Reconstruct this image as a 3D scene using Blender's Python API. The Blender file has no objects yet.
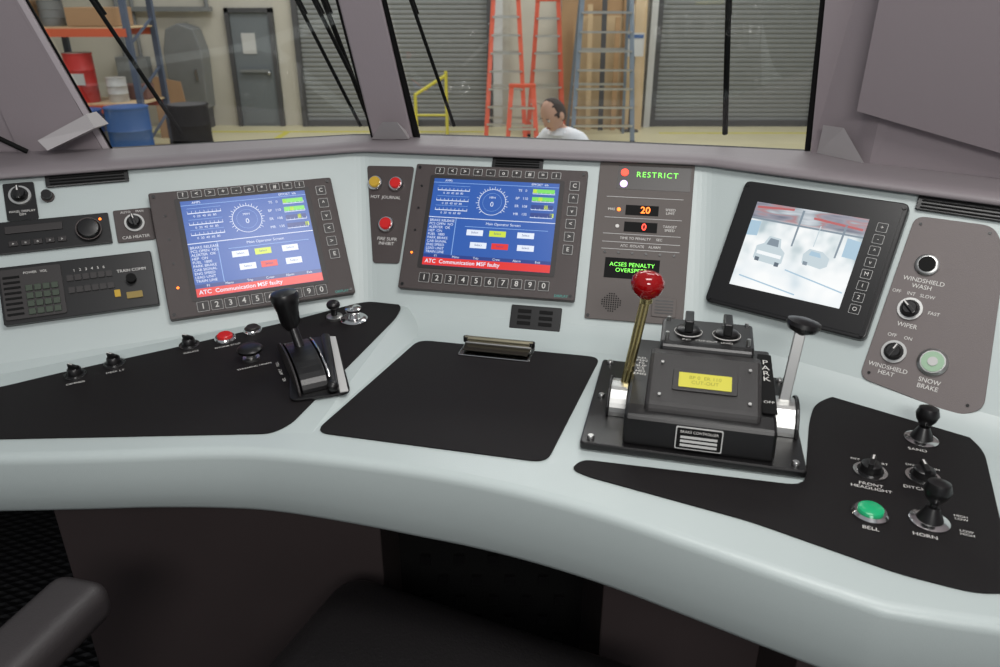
import bpy, bmesh, math, random
from mathutils import Matrix, Vector
random.seed(4)
sc=bpy.context.scene
try: sc.view_settings.view_transform='Standard'
except Exception: pass

# ------------------------------------------------------------ materials
def lin(c):
    c=c/255.0
    return c/12.92 if c<=.04045 else ((c+.055)/1.055)**2.4
def col(r,g,b): return (lin(r),lin(g),lin(b),1)
MATS={}
def mat(name,rgb,rough=.5,metal=0,bump=0,bscale=200,var=0,emit=0,spec=.5):
    if name in MATS: return MATS[name]
    m=bpy.data.materials.new(name); m.use_nodes=True; nt=m.node_tree
    p=nt.nodes['Principled BSDF']; c=col(*rgb)
    p.inputs['Base Color'].default_value=c; p.inputs['Roughness'].default_value=rough
    p.inputs['Metallic'].default_value=metal; p.inputs['Specular IOR Level'].default_value=spec
    if emit:
        p.inputs['Emission Color'].default_value=c; p.inputs['Emission Strength'].default_value=emit
    if bump or var:
        tc=nt.nodes.new('ShaderNodeTexCoord'); nz=nt.nodes.new('ShaderNodeTexNoise')
        nz.inputs['Scale'].default_value=bscale; nz.inputs['Detail'].default_value=3
        nt.links.new(tc.outputs['Object'],nz.inputs['Vector'])
        if bump:
            b=nt.nodes.new('ShaderNodeBump'); b.inputs['Strength'].default_value=bump; b.inputs['Distance'].default_value=.002
            nt.links.new(nz.outputs[0],b.inputs['Height']); nt.links.new(b.outputs[0],p.inputs['Normal'])
        if var:
            mx=nt.nodes.new('ShaderNodeMix'); mx.data_type='RGBA'
            mx.inputs[6].default_value=tuple(x*(1-var) for x in c[:3])+(1,); mx.inputs[7].default_value=tuple(min(1,x*(1+var)) for x in c[:3])+(1,)
            nt.links.new(nz.outputs[0],mx.inputs[0]); nt.links.new(mx.outputs[2],p.inputs['Base Color'])
    MATS[name]=m; return m
M_con=mat('console_paint',(180,190,189),.36,bump=.15,bscale=900)
M_cowl=mat('cowl_grey',(124,117,120),.5,bump=.15,bscale=500)
M_pill=mat('pillar_grey',(142,133,137),.55,bump=.1,bscale=300)
M_ins=mat('black_inset_laminate',(23,20,21),.62,bump=.5,bscale=1400,spec=.2)
M_bez=mat('bezel_dark',(64,55,54),.45,bump=.3,bscale=1500)
M_blk=mat('black_plastic',(15,14,15),.34)
M_blkm=mat('black_matte',(12,12,12),.7,spec=.2)
M_key=mat('key_dark',(38,34,34),.5)
M_sig=mat('signal_panel_grey',(90,83,80),.55,bump=.3,bscale=1500)
M_sw=mat('switch_panel_grey',(104,96,95),.5,bump=.25,bscale=1200)
M_chr=mat('chrome',(215,215,215),.14,1)
M_alu=mat('aluminium',(190,190,188),.35,1)
M_brass=mat('brass_rod',(212,196,140),.26,1)
M_red=mat('red_knob',(140,8,12),.10)
M_redb=mat('red_button',(190,30,30),.25,emit=.12)
M_grn=mat('green_button',(20,145,95),.25,emit=.4)
M_yel=mat('yellow_lamp',(185,150,50),.25,emit=.1)
M_wht=mat('label_white',(212,210,206),.6)
M_pale=mat('pale_plate',(188,188,186),.5)
M_ledg=mat('led_green',(120,235,80),.5,emit=1.2)
M_ledo=mat('led_orange',(255,120,30),.5,emit=2.2)
M_ledr=mat('led_red',(255,60,40),.5,emit=2.2)
M_ledw=mat('led_violet',(215,180,255),.5,emit=1.6)
M_lcdy=mat('lcd_yellow',(186,180,62),.4,emit=.22)
M_lcdd=mat('lcd_char',(150,146,44),.5)
def emi(name,rgb,s=1.0):
    if name in MATS: return MATS[name]
    m=bpy.data.materials.new(name); m.use_nodes=True; nt=m.node_tree; p=nt.nodes['Principled BSDF']
    p.inputs['Base Color'].default_value=(0.01,.01,.012,1); p.inputs['Roughness'].default_value=.3
    p.inputs['Emission Color'].default_value=col(*rgb); p.inputs['Emission Strength'].default_value=s
    MATS[name]=m; return m
E_blue=emi('screen_blue',(36,88,172)); E_blue2=emi('screen_blue_dark',(26,58,134)); E_w=emi('screen_white',(228,236,250))
E_r=emi('screen_red',(226,44,38)); E_y=emi('screen_yellow',(205,225,60)); E_g=emi('screen_green',(120,220,90)); E_lb=emi('screen_lightblue',(140,178,232))

# ------------------------------------------------------------ builders
col_=bpy.context.collection
def root(name,M=None):
    o=bpy.data.objects.new(name,None); o.empty_display_size=.05; col_.objects.link(o)
    if M is not None: o.matrix_world=M
    return o
def mesh(name,verts,faces,m,par=None,smooth=False,bev=0,seg=2,fixn=True):
    me=bpy.data.meshes.new(name); me.from_pydata([tuple(v) for v in verts],[],faces); me.materials.append(m)
    if fixn:
        bm=bmesh.new(); bm.from_mesh(me); bmesh.ops.recalc_face_normals(bm,faces=bm.faces); bm.to_mesh(me); bm.free()
    if smooth:
        for p in me.polygons: p.use_smooth=True
    o=bpy.data.objects.new(name,me); col_.objects.link(o)
    if par: o.parent=par
    if bev:
        b=o.modifiers.new('bev','BEVEL'); b.width=bev; b.segments=seg; b.limit_method='ANGLE'; b.angle_limit=math.radians(30)
    return o
def box(par,name,u0,u1,v0,v1,n0,n1,m,bev=0):
    V=[(u0,v0,n0),(u1,v0,n0),(u1,v1,n0),(u0,v1,n0),(u0,v0,n1),(u1,v0,n1),(u1,v1,n1),(u0,v1,n1)]
    return mesh(name,V,[(0,3,2,1),(4,5,6,7),(0,1,5,4),(1,2,6,5),(2,3,7,6),(3,0,4,7)],m,par,bev=bev)
def roundpoly(pts,r,k=5):
    out=[];n=len(pts)
    for i in range(n):
        p=Vector(pts[i]); a=Vector(pts[i-1]); b=Vector(pts[(i+1)%n])
        da=(a-p);db=(b-p); rr=min(r,da.length*.45,db.length*.45)
        A=p+da.normalized()*rr; B=p+db.normalized()*rr
        for j in range(k+1):
            t=j/k; q=A*(1-t)**2+p*2*t*(1-t)+B*t*t; out.append((q.x,q.y))
    return out
def prism(par,name,pts,n0,n1,m,r=0,bev=0,zf=None):
    if r: pts=roundpoly(pts,r)
    n=len(pts); z=zf or (lambda x,y:0)
    V=[(x,y,n0+z(x,y)) for x,y in pts]+[(x,y,n1+z(x,y)) for x,y in pts]
    F=[tuple(range(n-1,-1,-1)),tuple(range(n,2*n))]+[(i,(i+1)%n,n+(i+1)%n,n+i) for i in range(n)]
    return mesh(name,V,F,m,par,bev=bev)
def rbox(par,name,u0,u1,v0,v1,n0,n1,m,r=.004,bev=0):
    return prism(par,name,[(u0,v0),(u1,v0),(u1,v1),(u0,v1)],n0,n1,m,r,bev)
def lathe(par,name,prof,m,c=(0,0,0),seg=32,axis=None):
    V=[];F=[]
    for r,z in prof:
        for i in range(seg):
            a=2*math.pi*i/seg; V.append(Vector((r*math.cos(a),r*math.sin(a),z)))
    for j in range(len(prof)-1):
        for i in range(seg): F.append((j*seg+i,j*seg+(i+1)%seg,(j+1)*seg+(i+1)%seg,(j+1)*seg+i))
    F.append(tuple(range(seg-1,-1,-1))); F.append(tuple(range((len(prof)-1)*seg,len(prof)*seg)))
    if axis is not None:
        q=Vector((0,0,1)).rotation_difference(Vector(axis).normalized()); V=[q@v for v in V]
    V=[v+Vector(c) for v in V]
    o=mesh(name,V,F,m,par,smooth=True)
    e=o.modifiers.new('es','EDGE_SPLIT'); e.split_angle=math.radians(40)
    return o
def cyl(par,name,u,v,n0,n1,r,m,seg=28,r1=None):
    return lathe(par,name,[(r,n0),(r if r1 is None else r1,n1)],m,(u,v,0),seg)
def tube(par,name,a,b,r,m,r1=None,seg=14):
    a=Vector(a);b=Vector(b); L=(b-a).length
    return lathe(par,name,[(r,0),(r if r1 is None else r1,L)],m,a,seg,axis=b-a)
def ball(par,name,c,r,m,sc_=(1,1,1)):
    prof=[(max(1e-5,r*math.sin(math.pi*i/14)),-r*math.cos(math.pi*i/14)) for i in range(15)]
    V=[];F=[];seg=24
    for rr,z in prof:
        for i in range(seg):
            a=2*math.pi*i/seg; V.append((c[0]+rr*math.cos(a)*sc_[0],c[1]+rr*math.sin(a)*sc_[1],c[2]+z*sc_[2]))
    for j in range(14):
        for i in range(seg): F.append((j*seg+i,j*seg+(i+1)%seg,(j+1)*seg+(i+1)%seg,(j+1)*seg+i))
    return mesh(name,V,F,m,par,smooth=True)
def ring(par,name,u,v,n,r0,r1,m,h=.0008,seg=32):
    V=[];F=[]
    for z in (n,n+h):
        for r in (r0,r1):
            for i in range(seg):
                a=2*math.pi*i/seg; V.append((u+r*math.cos(a),v+r*math.sin(a),z))
    s=seg
    for i in range(s):
        j=(i+1)%s
        F+= [(2*s+i,2*s+j,3*s+j,3*s+i),(i,j,2*s+j,2*s+i),(s+i,s+j,3*s+j,3*s+i)]
    return mesh(name,V,F,m,par)
def text(par,name,s,u,v,n,size,m=None,al='CENTER',rot=0,bold=0,sp=1,lead=1):
    c=bpy.data.curves.new(name,'FONT'); c.body=s; c.size=size; c.align_x=al; c.align_y='CENTER'; c.offset=bold
    c.resolution_u=3; c.space_character=sp; c.space_line=lead
    c.materials.append(m or M_wht); o=bpy.data.objects.new(name,c); col_.objects.link(o); o.parent=par
    o.location=(u,v,n); o.rotation_euler=(0,0,rot); return o
def wbox(par,name,x0,x1,y0,y1,z0,z1,m,bev=0): return box(par,name,x0,x1,y0,y1,z0,z1,m,bev)
def beam(par,name,a,b,w,d,m,bev=0):
    a=Vector(a);b=Vector(b); z=(b-a).normalized(); x=Vector((1,0,0)); x=(x-z*x.dot(z)).normalized(); y=z.cross(x)
    V=[]
    for p in (a,b):
        for sx,sy in((-1,-1),(1,-1),(1,1),(-1,1)): V.append(p+x*sx*w/2+y*sy*d/2)
    return mesh(name,V,[(0,3,2,1),(4,5,6,7),(0,1,5,4),(1,2,6,5),(2,3,7,6),(3,0,4,7)],m,par,bev=bev)

# ------------------------------------------------------------ console geometry (metres)
class Facet:
    def __init__(s,O,yaw,e):
        s.O=Vector(O); y=math.radians(yaw); s.e=math.radians(e)
        s.U=Vector((math.cos(y),math.sin(y),0)); s.B=Vector((-math.sin(y),math.cos(y),0))
        s.V=s.B*math.cos(s.e)+Vector((0,0,1))*math.sin(s.e); s.N=s.U.cross(s.V)
        s.M=Matrix(((s.U.x,s.V.x,s.N.x,s.O.x),(s.U.y,s.V.y,s.N.y,s.O.y),(s.U.z,s.V.z,s.N.z,s.O.z),(0,0,0,1)))
    def row(s,z,d): return s.O+s.B*((z-s.O.z)/math.tan(s.e)-d)
FA=Facet((-.402,1.112,.8325),24,54); FB=Facet((0,1.117,.8),-12,54); FC=Facet((.483,.911,.8),-39,58)
def seam(f,g,z,d):
    p=f.row(z,d);q=g.row(z,d)
    det=f.U.x*(-g.U.y)+g.U.x*f.U.y
    w=q-p; s=(w.x*(-g.U.y)+g.U.x*w.y)/det
    r=p+f.U*s; return Vector((r.x,r.y,z))
def rowpts(z,d,s0=-.60,s1=.50):
    a=FA.row(z,d)+FA.U*s0; a.z=z; c=FC.row(z,d)+FC.U*s1; c.z=z
    ab=seam(FA,FB,z,d); bc=seam(FB,FC,z,d)
    def rnd(p,l,r,k=5,R=.03):
        A=p+(l-p).normalized()*R;B=p+(r-p).normalized()*R
        return [A*(1-t)**2+p*2*t*(1-t)+B*t*t for t in [i/k for i in range(k+1)]]
    return [a]+rnd(ab,a,bc,R=.02)+rnd(bc,ab,c,R=.02)+[c]
def strip(par,name,rows,m,smooth=False):
    n=len(rows[0]); V=[p for r in rows for p in r]; F=[]
    for j in range(len(rows)-1):
        for i in range(n-1): F.append((j*n+i,j*n+i+1,(j+1)*n+i+1,(j+1)*n+i))
    return mesh(name,V,F,m,par,smooth=smooth,fixn=True)
con=root('driver_console')
rows=[rowpts(z,d) for z,d in((.8,.035),(.8015,.024),(.806,.013),(.814,.0045),(.823,0))]
strip(con,'panel_fillet',rows,M_con,True)
strip(con,'instrument_panel_face',[rowpts(.823,0),rowpts(1.054,0)],M_con)
lip=[rowpts(z,d) for z,d in((1.054,0),(1.0535,.012),(1.056,.017),(1.062,.017),(1.0665,.012),(1.068,-.006))]
strip(con,'cowl_lip',lip,M_cowl,True)
SILL=[(-1.75,1.13),(-.83,1.261),(-.656,1.285),(-.279,1.42),(-.164,1.425),(-.036,1.405),(.378,1.30),(.52,1.26),(.57,1.17),(.72,1.05),(1.05,.82)]
def catmull(P,k=6):
    out=[]
    for i in range(len(P)-1):
        p0=P[max(0,i-1)];p1=P[i];p2=P[i+1];p3=P[min(len(P)-1,i+2)]
        for j in range(k):
            t=j/k
            out.append(tuple(.5*((2*p1[a])+(-p0[a]+p2[a])*t+(2*p0[a]-5*p1[a]+4*p2[a]-p3[a])*t*t+(-p0[a]+3*p1[a]-3*p2[a]+p3[a])*t**3) for a in (0,1)))
    out.append(tuple(P[-1])); return out
lr=lip[-1]
poly=[(p.x,p.y,1.068) for p in lr]+[(x,y,1.070) for x,y in reversed(SILL)]
sh=mesh('cowl_shelf',poly,[tuple(range(len(poly)))],M_cowl,con)
bm=bmesh.new(); bm.from_mesh(sh.data); bmesh.ops.triangulate(bm,faces=bm.faces); bm.to_mesh(sh.data); bm.free()
EDGE=[(-1.04,.755),(-.86,.763),(-.676,.768),(-.486,.775),(-.36,.783),(-.269,.779),(-.118,.749),(0,.713),(.108,.666),(.203,.612),(.287,.562),(.351,.526)]
EC=catmull(EDGE,5)+[(.40,.514),(.443,.505),(.49,.496),(.75,.45)]
jo=rows[0]
poly=[(p.x,p.y,.8) for p in jo]+[(x,y,.8) for x,y in reversed(EC)]
dt=mesh('desk_top',poly,[tuple(range(len(poly)))],M_con,con)
bm=bmesh.new(); bm.from_mesh(dt.data); bmesh.ops.triangulate(bm,faces=bm.faces)
bmesh.ops.recalc_face_normals(bm,faces=bm.faces); bm.to_mesh(dt.data); bm.free()
def nrm(i):
    a=Vector(EC[max(0,i-1)]);b=Vector(EC[min(len(EC)-1,i+1)]); t=(b-a).normalized(); return Vector((t.y,-t.x))
rr=[]
for off,z in((0,.8),(.005,.7993),(.009,.797),(.0115,.793),(.012,.788),(.0125,.76),(.010,.730),(.003,.700),(-.001,.693),(-.006,.690),(-.05,.690)):
    row=[]
    for i in range(len(EC)):
        x=EC[i][0]; lift=.020*min(1,max(0,(-.10-x)/.35)); k=max(0,min(1,(.788-z)/.098))
        row.append(Vector((EC[i][0]+nrm(i).x*off,EC[i][1]+nrm(i).y*off,z+lift*k)))
    rr.append(row)
strip(con,'front_apron',rr,M_con,True)
# raised left desk
P1=Vector((-.621,.798,.80));P2=Vector((-.287,.812,.80));P3=Vector((-.176,1.237,.833))
NL=(P2-P1).cross(P3-P1).normalized()
def zL(x,y): return P1.z-(NL.x*(x-P1.x)+NL.y*(y-P1.y))/NL.z
top=[(-1.04,.775),(-.253,.810),(-.151,1.197),(-.16,1.235),(-.30,1.18),(-.716,.985),(-1.02,.86)]
bot=[(-1.04,.765),(-.240,.800),(-.118,1.155),(-.13,1.235),(-.30,1.18),(-.716,.985),(-1.02,.86)]
n=len(top)
V=[(x,y,zL(x,y)) for x,y in top]+[(x,y,.7985) for x,y in bot]
mesh('raised_left_desk',V,[tuple(range(n)),tuple(range(2*n-1,n-1,-1))]+[(i,(i+1)%n,n+(i+1)%n,n+i) for i in range(n)],M_con,con,bev=.004,seg=3)
prism(con,'left_desk_inset',[(-1.0,.80),(-1.0,.862),(-.751,.888),(-.691,.915),(-.630,.952),(-.501,1.022),(-.343,1.112),(-.235,1.185),(-.185,1.190),(-.165,1.17),(-.169,1.13),(-.268,.832),(-.288,.811),(-.621,.798)],.0005,.002,M_ins,r=.02,zf=zL)
prism(con,'centre_desk_inset',[(-.130,1.094),(.153,1.030),(.055,.746),(-.234,.814)],.8005,.802,M_ins,r=.020)
prism(con,'right_desk_inset',[(.082,.733),(.098,.752),(.342,.699),(.400,.84),(.424,.885),(.463,.911),(.564,.872),(.585,.817),(.585,.770),(.507,.601),(.478,.534),(.439,.532),(.380,.558),(.262,.637),(.1,.718)],.8005,.802,M_ins,r=.02)
# under desk
M_ped=mat('pedestal_brown',(58,49,49),.6,var=.15,bscale=6)
def treadmat():
    m=mat('tread_floor',(22,22,24),.5); nt=m.node_tree; p=nt.nodes['Principled BSDF']
    tc=nt.nodes.new('ShaderNodeTexCoord'); mp=nt.nodes.new('ShaderNodeMapping'); mp.inputs['Rotation'].default_value=(0,0,.785); mp.inputs['Scale'].default_value=(1,2.2,1)
    vo=nt.nodes.new('ShaderNodeTexVoronoi'); vo.inputs['Scale'].default_value=26; vo.inputs['Randomness'].default_value=0
    b=nt.nodes.new('ShaderNodeBump'); b.inputs['Strength'].default_value=1; b.inputs['Distance'].default_value=.01
    nt.links.new(tc.outputs['Object'],mp.inputs[0]); nt.links.new(mp.outputs[0],vo.inputs['Vector']); nt.links.new(vo.outputs['Distance'],b.inputs['Height']); nt.links.new(b.outputs[0],p.inputs['Normal']); return m
M_tread=treadmat()
wbox(con,'pedestal_left',-.70,-.19,.96,1.16,0,.785,M_ped,.003)
wbox(con,'pedestal_right',.16,.42,.90,1.16,0,.72,M_ped,.003); wbox(con,'pedestal_side',.42,.74,.78,.95,0,.72,M_ped,.003)
vp=wbox(con,'kick_panel',-.19,.16,1.13,1.15,0,.785,M_blkm)
for i in range(9):
    for j in range(9):
        if (i+j)%2==0: wbox(con,'vent_louvre',-.15+.032*i,-.132+.032*i,1.122,1.131,.12+.05*j,.14+.05*j,M_blk)

# ------------------------------------------------------------ small control helpers
def knob(par,u,v,r,n=0,ang=30,ringm=None):
    cyl(par,'collar',u,v,n,n+.003,r,ringm or M_alu)
    cyl(par,'collar_black',u,v,n+.003,n+.0045,r*.78,M_blk)
    lathe(par,'knob_body',[(r*.66,n+.004),(r*.6,n+.012),(r*.5,n+.0135)],M_blk,(u,v,0))
    a=math.radians(ang); d=Vector((math.sin(a),math.cos(a)))
    w=Vector((d.y,-d.x))*r*.16; c=Vector((u,v))
    q=[c+d*r*.62+w,c+d*r*.62-w,c-d*r*.62-w,c-d*r*.62+w]
    prism(par,'knob_grip',[tuple(x) for x in q],n+.012,n+.018,M_blk,bev=.0008)
    w=w*.35; q=[c+d*r*.6+w,c+d*r*.6-w,c+d*r*.1-w,c+d*r*.1+w]
    prism(par,'pointer_line',[tuple(x) for x in q],n+.018,n+.0183,M_wht)
def pushbutton(par,u,v,r,m,n=0):
    lathe(par,'bezel_ring',[(r,n),(r,n+.003),(r*.86,n+.006),(r*.74,n+.006)],M_chr,(u,v,0))
    lathe(par,'button_cap',[(r*.7,n+.004),(r*.7,n+.0085),(r*.6,n+.010)],m,(u,v,0))
def screw(par,u,v,n=0,r=.0028):
    cyl(par,'screw',u,v,n,n+.0012,r,M_blk,12)

# ------------------------------------------------------------ display units
def display(name,F,u0,u1,v0,v1,l0,l1,k0,k1):
    R=root(name,F.M); n=.014
    rbox(R,'housing',u0,u1,v0,v1,0.0005,n,M_bez,r=.004,bev=.0015)
    rbox(R,'screen_gasket',l0-.008,l1+.008,k0-.006,k1+.006,n,n+.0008,M_key,r=.004)
    box(R,'lcd',l0,l1,k0,k1,n+.0008,n+.0012,E_blue)
    W=l1-l0;H=k1-k0; z=n+.0014
    def rect(a,b,c,d,m,nm='ui_block'): box(R,nm,l0+a*W,l0+b*W,k0+c*H,k0+d*H,z,z+.0002,m)
    rect(0,1,0,.085,E_r,'alarm_bar'); text(R,'alarm_text','ATC  Communication MSF faulty',l0+.02*W,k0+.043*H,z+.0004,.0095,E_w,'LEFT',bold=.0001)
    rect(0,1,.085,.125,E_blue2)
    rect(.0,1,.545,.552,E_w); rect(.0,1,.95,.955,E_lb); rect(.22,.225,.12,.545,E_lb)
    gx=l0+.49*W; gy=k0+.75*H; ring(R,'gauge_ring',gx,gy,z,.0225,.0233,E_w,.0002)
    for i in range(28):
        a=math.radians(-135+i*10); ln=.0255 if i%2 else .028
        p0=Vector((gx+math.sin(a)*.0235,gy+math.cos(a)*.0235)); p1=Vector((gx+math.sin(a)*ln,gy+math.cos(a)*ln))
        d=(p1-p0).normalized(); w=Vector((d.y,-d.x))*.0004
        prism(R,'gauge_tick',[tuple(p0+w),tuple(p1+w),tuple(p1-w),tuple(p0-w)],z,z+.0002,E_w)
    text(R,'gauge_value','0',gx,gy-.004,z+.0003,.012,E_w); text(R,'gauge_unit','MPH',gx,gy+.008,z+.0003,.0055,E_w)
    ring(R,'gauge_inner',gx,gy,z,.016,.0163,E_lb,.0002)
    text(R,'ui_head','AMPS',l0+.12*W,k0+.975*H,z+.0004,.0055,E_w); text(R,'ui_head','EFFORT  klb',l0+.85*W,k0+.975*H,z+.0004,.0055,E_w)
    for k,yy in enumerate((.86,.74,.63)):
        rect(.04,.30,yy,yy+.008,E_w); rect(.04,.30,yy+.055,yy+.058,E_lb)
        for q in range(9): rect(.04+q*.032,.0425+q*.032,yy,yy+.03,E_w)
        text(R,'scale','0  20  40  60  80',l0+.17*W,k0+(yy-.03)*H,z+.0004,.0052,E_w)
    for k,yy in enumerate((.88,.79,.70,.61)):
        text(R,'gauge_label',('TE','BP','ER','MR')[k]+'   '+('0','110','108','135')[k],l0+.72*W,k0+(yy+.02)*H,z+.0004,.0062,E_w)
        rect(.80,.97,yy,yy+.045,E_g if k in(0,1) else E_blue2); rect(.80,.97,yy-.012,yy-.006,E_w)
        rect(.80+.05*k,.83+.05*k,yy,yy+.045,E_y)
        for q in range(6): rect(.80+q*.034,.8025+q*.034,yy-.012,yy+.012,E_w)
    text(R,'status_list','\n'.join(['BRAKE RELEASE','PCS OPEN  NO','ALERTER  OK','HEP  ON','FUEL  1800','PARK BRAKE','CAB SIGNAL','ENG SPEED','LEAD UNIT','TRAIN LINE']),l0+.012*W,k0+.33*H,z+.0004,.0062,E_w,'LEFT')
    text(R,'ui_title','Main Operator Screen',l0+.6*W,k0+.50*H,z+.0004,.0065,E_w)
    rect(.3,.95,.455,.46,E_lb)
    for (a,c,m) in((.32,.36,E_w),(.50,.36,E_y),(.72,.36,E_w),(.36,.22,E_w),(.53,.22,E_r),(.73,.22,E_w)):
        rect(a,a+.13,c,c+.065,m,'soft_button'); 
        text(R,'soft_label','Select',l0+(a+.065)*W,k0+(c+.034)*H,z+.0005,.0052,E_blue2)
    for i in range(6): text(R,'soft_foot',('F1','Menu','Trip','Crew','Alarm','Exit')[i],l0+(.1+.16*i)*W,k0+.105*H,z+.0004,.0055,E_w)
    icons=['?','<','>','+','-','o','*','#','=','i']
    m=(v1-k1)/2+k1+.001
    for i in range(10):
        u=l0-.004+ (W+.008)*(i+.5)/10
        rbox(R,'top_key',u-.0078,u+.0078,m-.0058,m+.0058,n,n+.0016,M_pale,r=.0015)
        rbox(R,'top_key_face',u-.0072,u+.0072,m-.0052,m+.0052,n+.0016,n+.0018,M_key,r=.0015)
        text(R,'key_icon',icons[i],u,m,n+.0021,.009,M_wht,bold=.0002)
    mb=(v0+k0)/2
    for i in range(10):
        u=l0-.004+(W+.008)*(i+.5)/10
        rbox(R,'num_key',u-.0088,u+.0088,mb-.0090,mb+.0070,n,n+.0016,M_pale,r=.0015)
        rbox(R,'num_key_face',u-.0083,u+.0083,mb-.0085,mb+.0065,n+.0016,n+.0018,M_key,r=.0015)
        text(R,'num_label',str((i+1)%10),u,mb-.001,n+.0021,.013,M_wht,bold=.0001)
    ux=(l1+u1)/2+.003
    ks=['C','^','v','<','>','E']
    for i in range(6):
        v=k1+.004-H*(i+.3)/7
        rbox(R,'side_key',ux-.0080,ux+.0080,v-.008,v+.008,n,n+.0016,M_pale,r=.0015)
        rbox(R,'side_key_face',ux-.0074,ux+.0074,v-.0074,v+.0074,n+.0016,n+.0018,M_key,r=.0015)
        text(R,'side_label',ks[i],ux,v,n+.0021,.010,M_wht,bold=.0001)
    for i in range(4): 
        v=k0+.02+i*.04; cyl(R,'status_led',(u0+l0)/2-.003,v,n,n+.001,.002,M_ledo if i==0 else M_blk,10)
    for a in(u0+.007,u1-.007):
        for b in(v0+.007,v1-.007): screw(R,a,b,n)
    text(R,'maker_plate','DISPLAY',u1-.022,v0+.006,n+.0003,.006,mat('teal_print',(60,160,150),.5))
    return R
display('operator_display_monitor',FB,-.181,.116,.063,.287,-.1445,.0715,.106,.261)
display('operator_display_monitor',FA,-.1165,.173,.012,.222,-.0725,.1245,.041,.202)

# camera monitor on the right facet
R=root('camera_view_monitor',FC.M); n=.016
rbox(R,'housing',-.237,-.002,.077,.277,0.0005,n,M_blk,r=.010,bev=.002)
rbox(R,'front_glass',-.232,-.008,.083,.272,n,n+.001,M_blk,r=.008)
L0,L1,K0,K1=-.2075,-.046,.112,.2455; W=L1-L0;H=K1-K0; z=n+.0015
def vidmat():
    m=bpy.data.materials.new('camera_video_feed'); m.use_nodes=True; nt=m.node_tree; p=nt.nodes['Principled BSDF']
    N=nt.nodes.new; Lk=nt.links.new
    tc=N('ShaderNodeTexCoord'); sp=N('ShaderNodeSeparateXYZ'); Lk(tc.outputs['Object'],sp.inputs[0])
    def ramp(src,els):
        r=N('ShaderNodeValToRGB'); e=r.color_ramp.elements; e[0].position=els[0][0]; e[0].color=col(*els[0][1]); e[1].position=els[-1][0]; e[1].color=col(*els[-1][1])
        for q,c in els[1:-1]: x=e.new(q); x.color=col(*c)
        Lk(src,r.inputs[0]); return r
    def noise(s,sx=1,sy=1):
        mp=N('ShaderNodeMapping'); mp.inputs['Scale'].default_value=(sx,sy,1); Lk(tc.outputs['Object'],mp.inputs[0])
        nz=N('ShaderNodeTexNoise'); nz.inputs['Scale'].default_value=s; nz.inputs['Detail'].default_value=2; Lk(mp.outputs[0],nz.inputs['Vector']); return nz.outputs[0]
    bot=ramp(noise(16),[(.34,(206,220,228)),(.46,(234,240,243)),(.58,(248,250,250))])
    mid=ramp(noise(26,1.1,.9),[(.33,(178,194,200)),(.43,(208,219,222)),(.52,(230,236,238)),(.64,(246,248,248))])
    tp=ramp(noise(34,.5,2.2),[(.34,(112,116,132)),(.46,(150,148,160)),(.53,(172,130,134)),(.58,(160,170,178)),(.70,(206,212,218))])
    def mr(a,b):
        r=N('ShaderNodeMapRange'); r.interpolation_type='SMOOTHSTEP'; r.inputs['From Min'].default_value=a; r.inputs['From Max'].default_value=b; Lk(sp.outputs[1],r.inputs[0]); return r.outputs[0]
    def mix(f_,a,b):
        x=N('ShaderNodeMix'); x.data_type='RGBA'; Lk(f_,x.inputs[0]); Lk(a,x.inputs[6]); Lk(b,x.inputs[7]); return x.outputs[2]
    c=mix(mr(K0+.2*H,K0+.5*H),bot.outputs[0],mid.outputs[0]); c=mix(mr(K0+.78*H,K0+.84*H),c,tp.outputs[0])
    p.inputs['Base Color'].default_value=(.01,.01,.01,1); p.inputs['Roughness'].default_value=.3
    Lk(c,p.inputs['Emission Color']); p.inputs['Emission Strength'].default_value=1.0
    return m
box(R,'lcd',L0,L1,K0,K1,n+.001,z,vidmat())
def vq(pts,m,k=0): prism(R,'video_shape',[(L0+a*W,K0+b*H) for a,b in pts],z+k*.0002,z+.0002+k*.0002,m)
va=emi('vid_a',(128,142,154)); vb=emi('vid_b',(242,246,248)); vc=emi('vid_c',(184,96,96)); vd=emi('vid_d',(168,196,214)); ve=emi('vid_e',(196,210,216)); vk=emi('vid_k',(92,104,116))
# roof trusses, columns, floor lines of the filmed shop
vq([(.02,.93),(.36,.96),(.36,.985),(.02,.955)],vc); vq([(.55,.90),(.98,.86),(.98,.885),(.55,.925)],vc); vq([(.0,.80),(1,.78),(1,.80),(.0,.82)],va)
vq([(.43,.56),(.445,.56),(.455,.98),(.435,.98)],va); vq([(.82,.52),(.835,.52),(.85,.90),(.83,.90)],va); vq([(.62,.60),(.628,.60),(.636,.84),(.626,.84)],ve); vq([(.0,.60),(.10,.61),(.10,.78),(.0,.78)],vd); vq([(.88,.55),(1,.54),(1,.74),(.88,.76)],vd)
# parked vehicles
vq([(.13,.36),(.17,.33),(.37,.31),(.40,.35),(.40,.47),(.35,.52),(.33,.62),(.22,.63),(.19,.54),(.13,.50)],ve); vq([(.215,.53),(.325,.52),(.315,.60),(.235,.61)],va,1); vq([(.15,.41),(.38,.39),(.38,.43),(.15,.45)],vb,1); vq([(.15,.33),(.19,.325),(.19,.37),(.15,.375)],vk,1); vq([(.34,.30),(.38,.30),(.38,.345),(.34,.35)],vk,1)
vq([(.57,.40),(.74,.37),(.79,.41),(.79,.50),(.72,.56),(.60,.57),(.56,.50)],ve); vq([(.61,.50),(.72,.49),(.70,.54),(.62,.55)],vd,1); vq([(.58,.385),(.62,.38),(.62,.42),(.58,.425)],va,1)
vq([(.06,.12),(.60,.03),(.60,.045),(.06,.135)],vd); vq([(.45,.28),(.98,.16),(.98,.175),(.45,.295)],vd)
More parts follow.
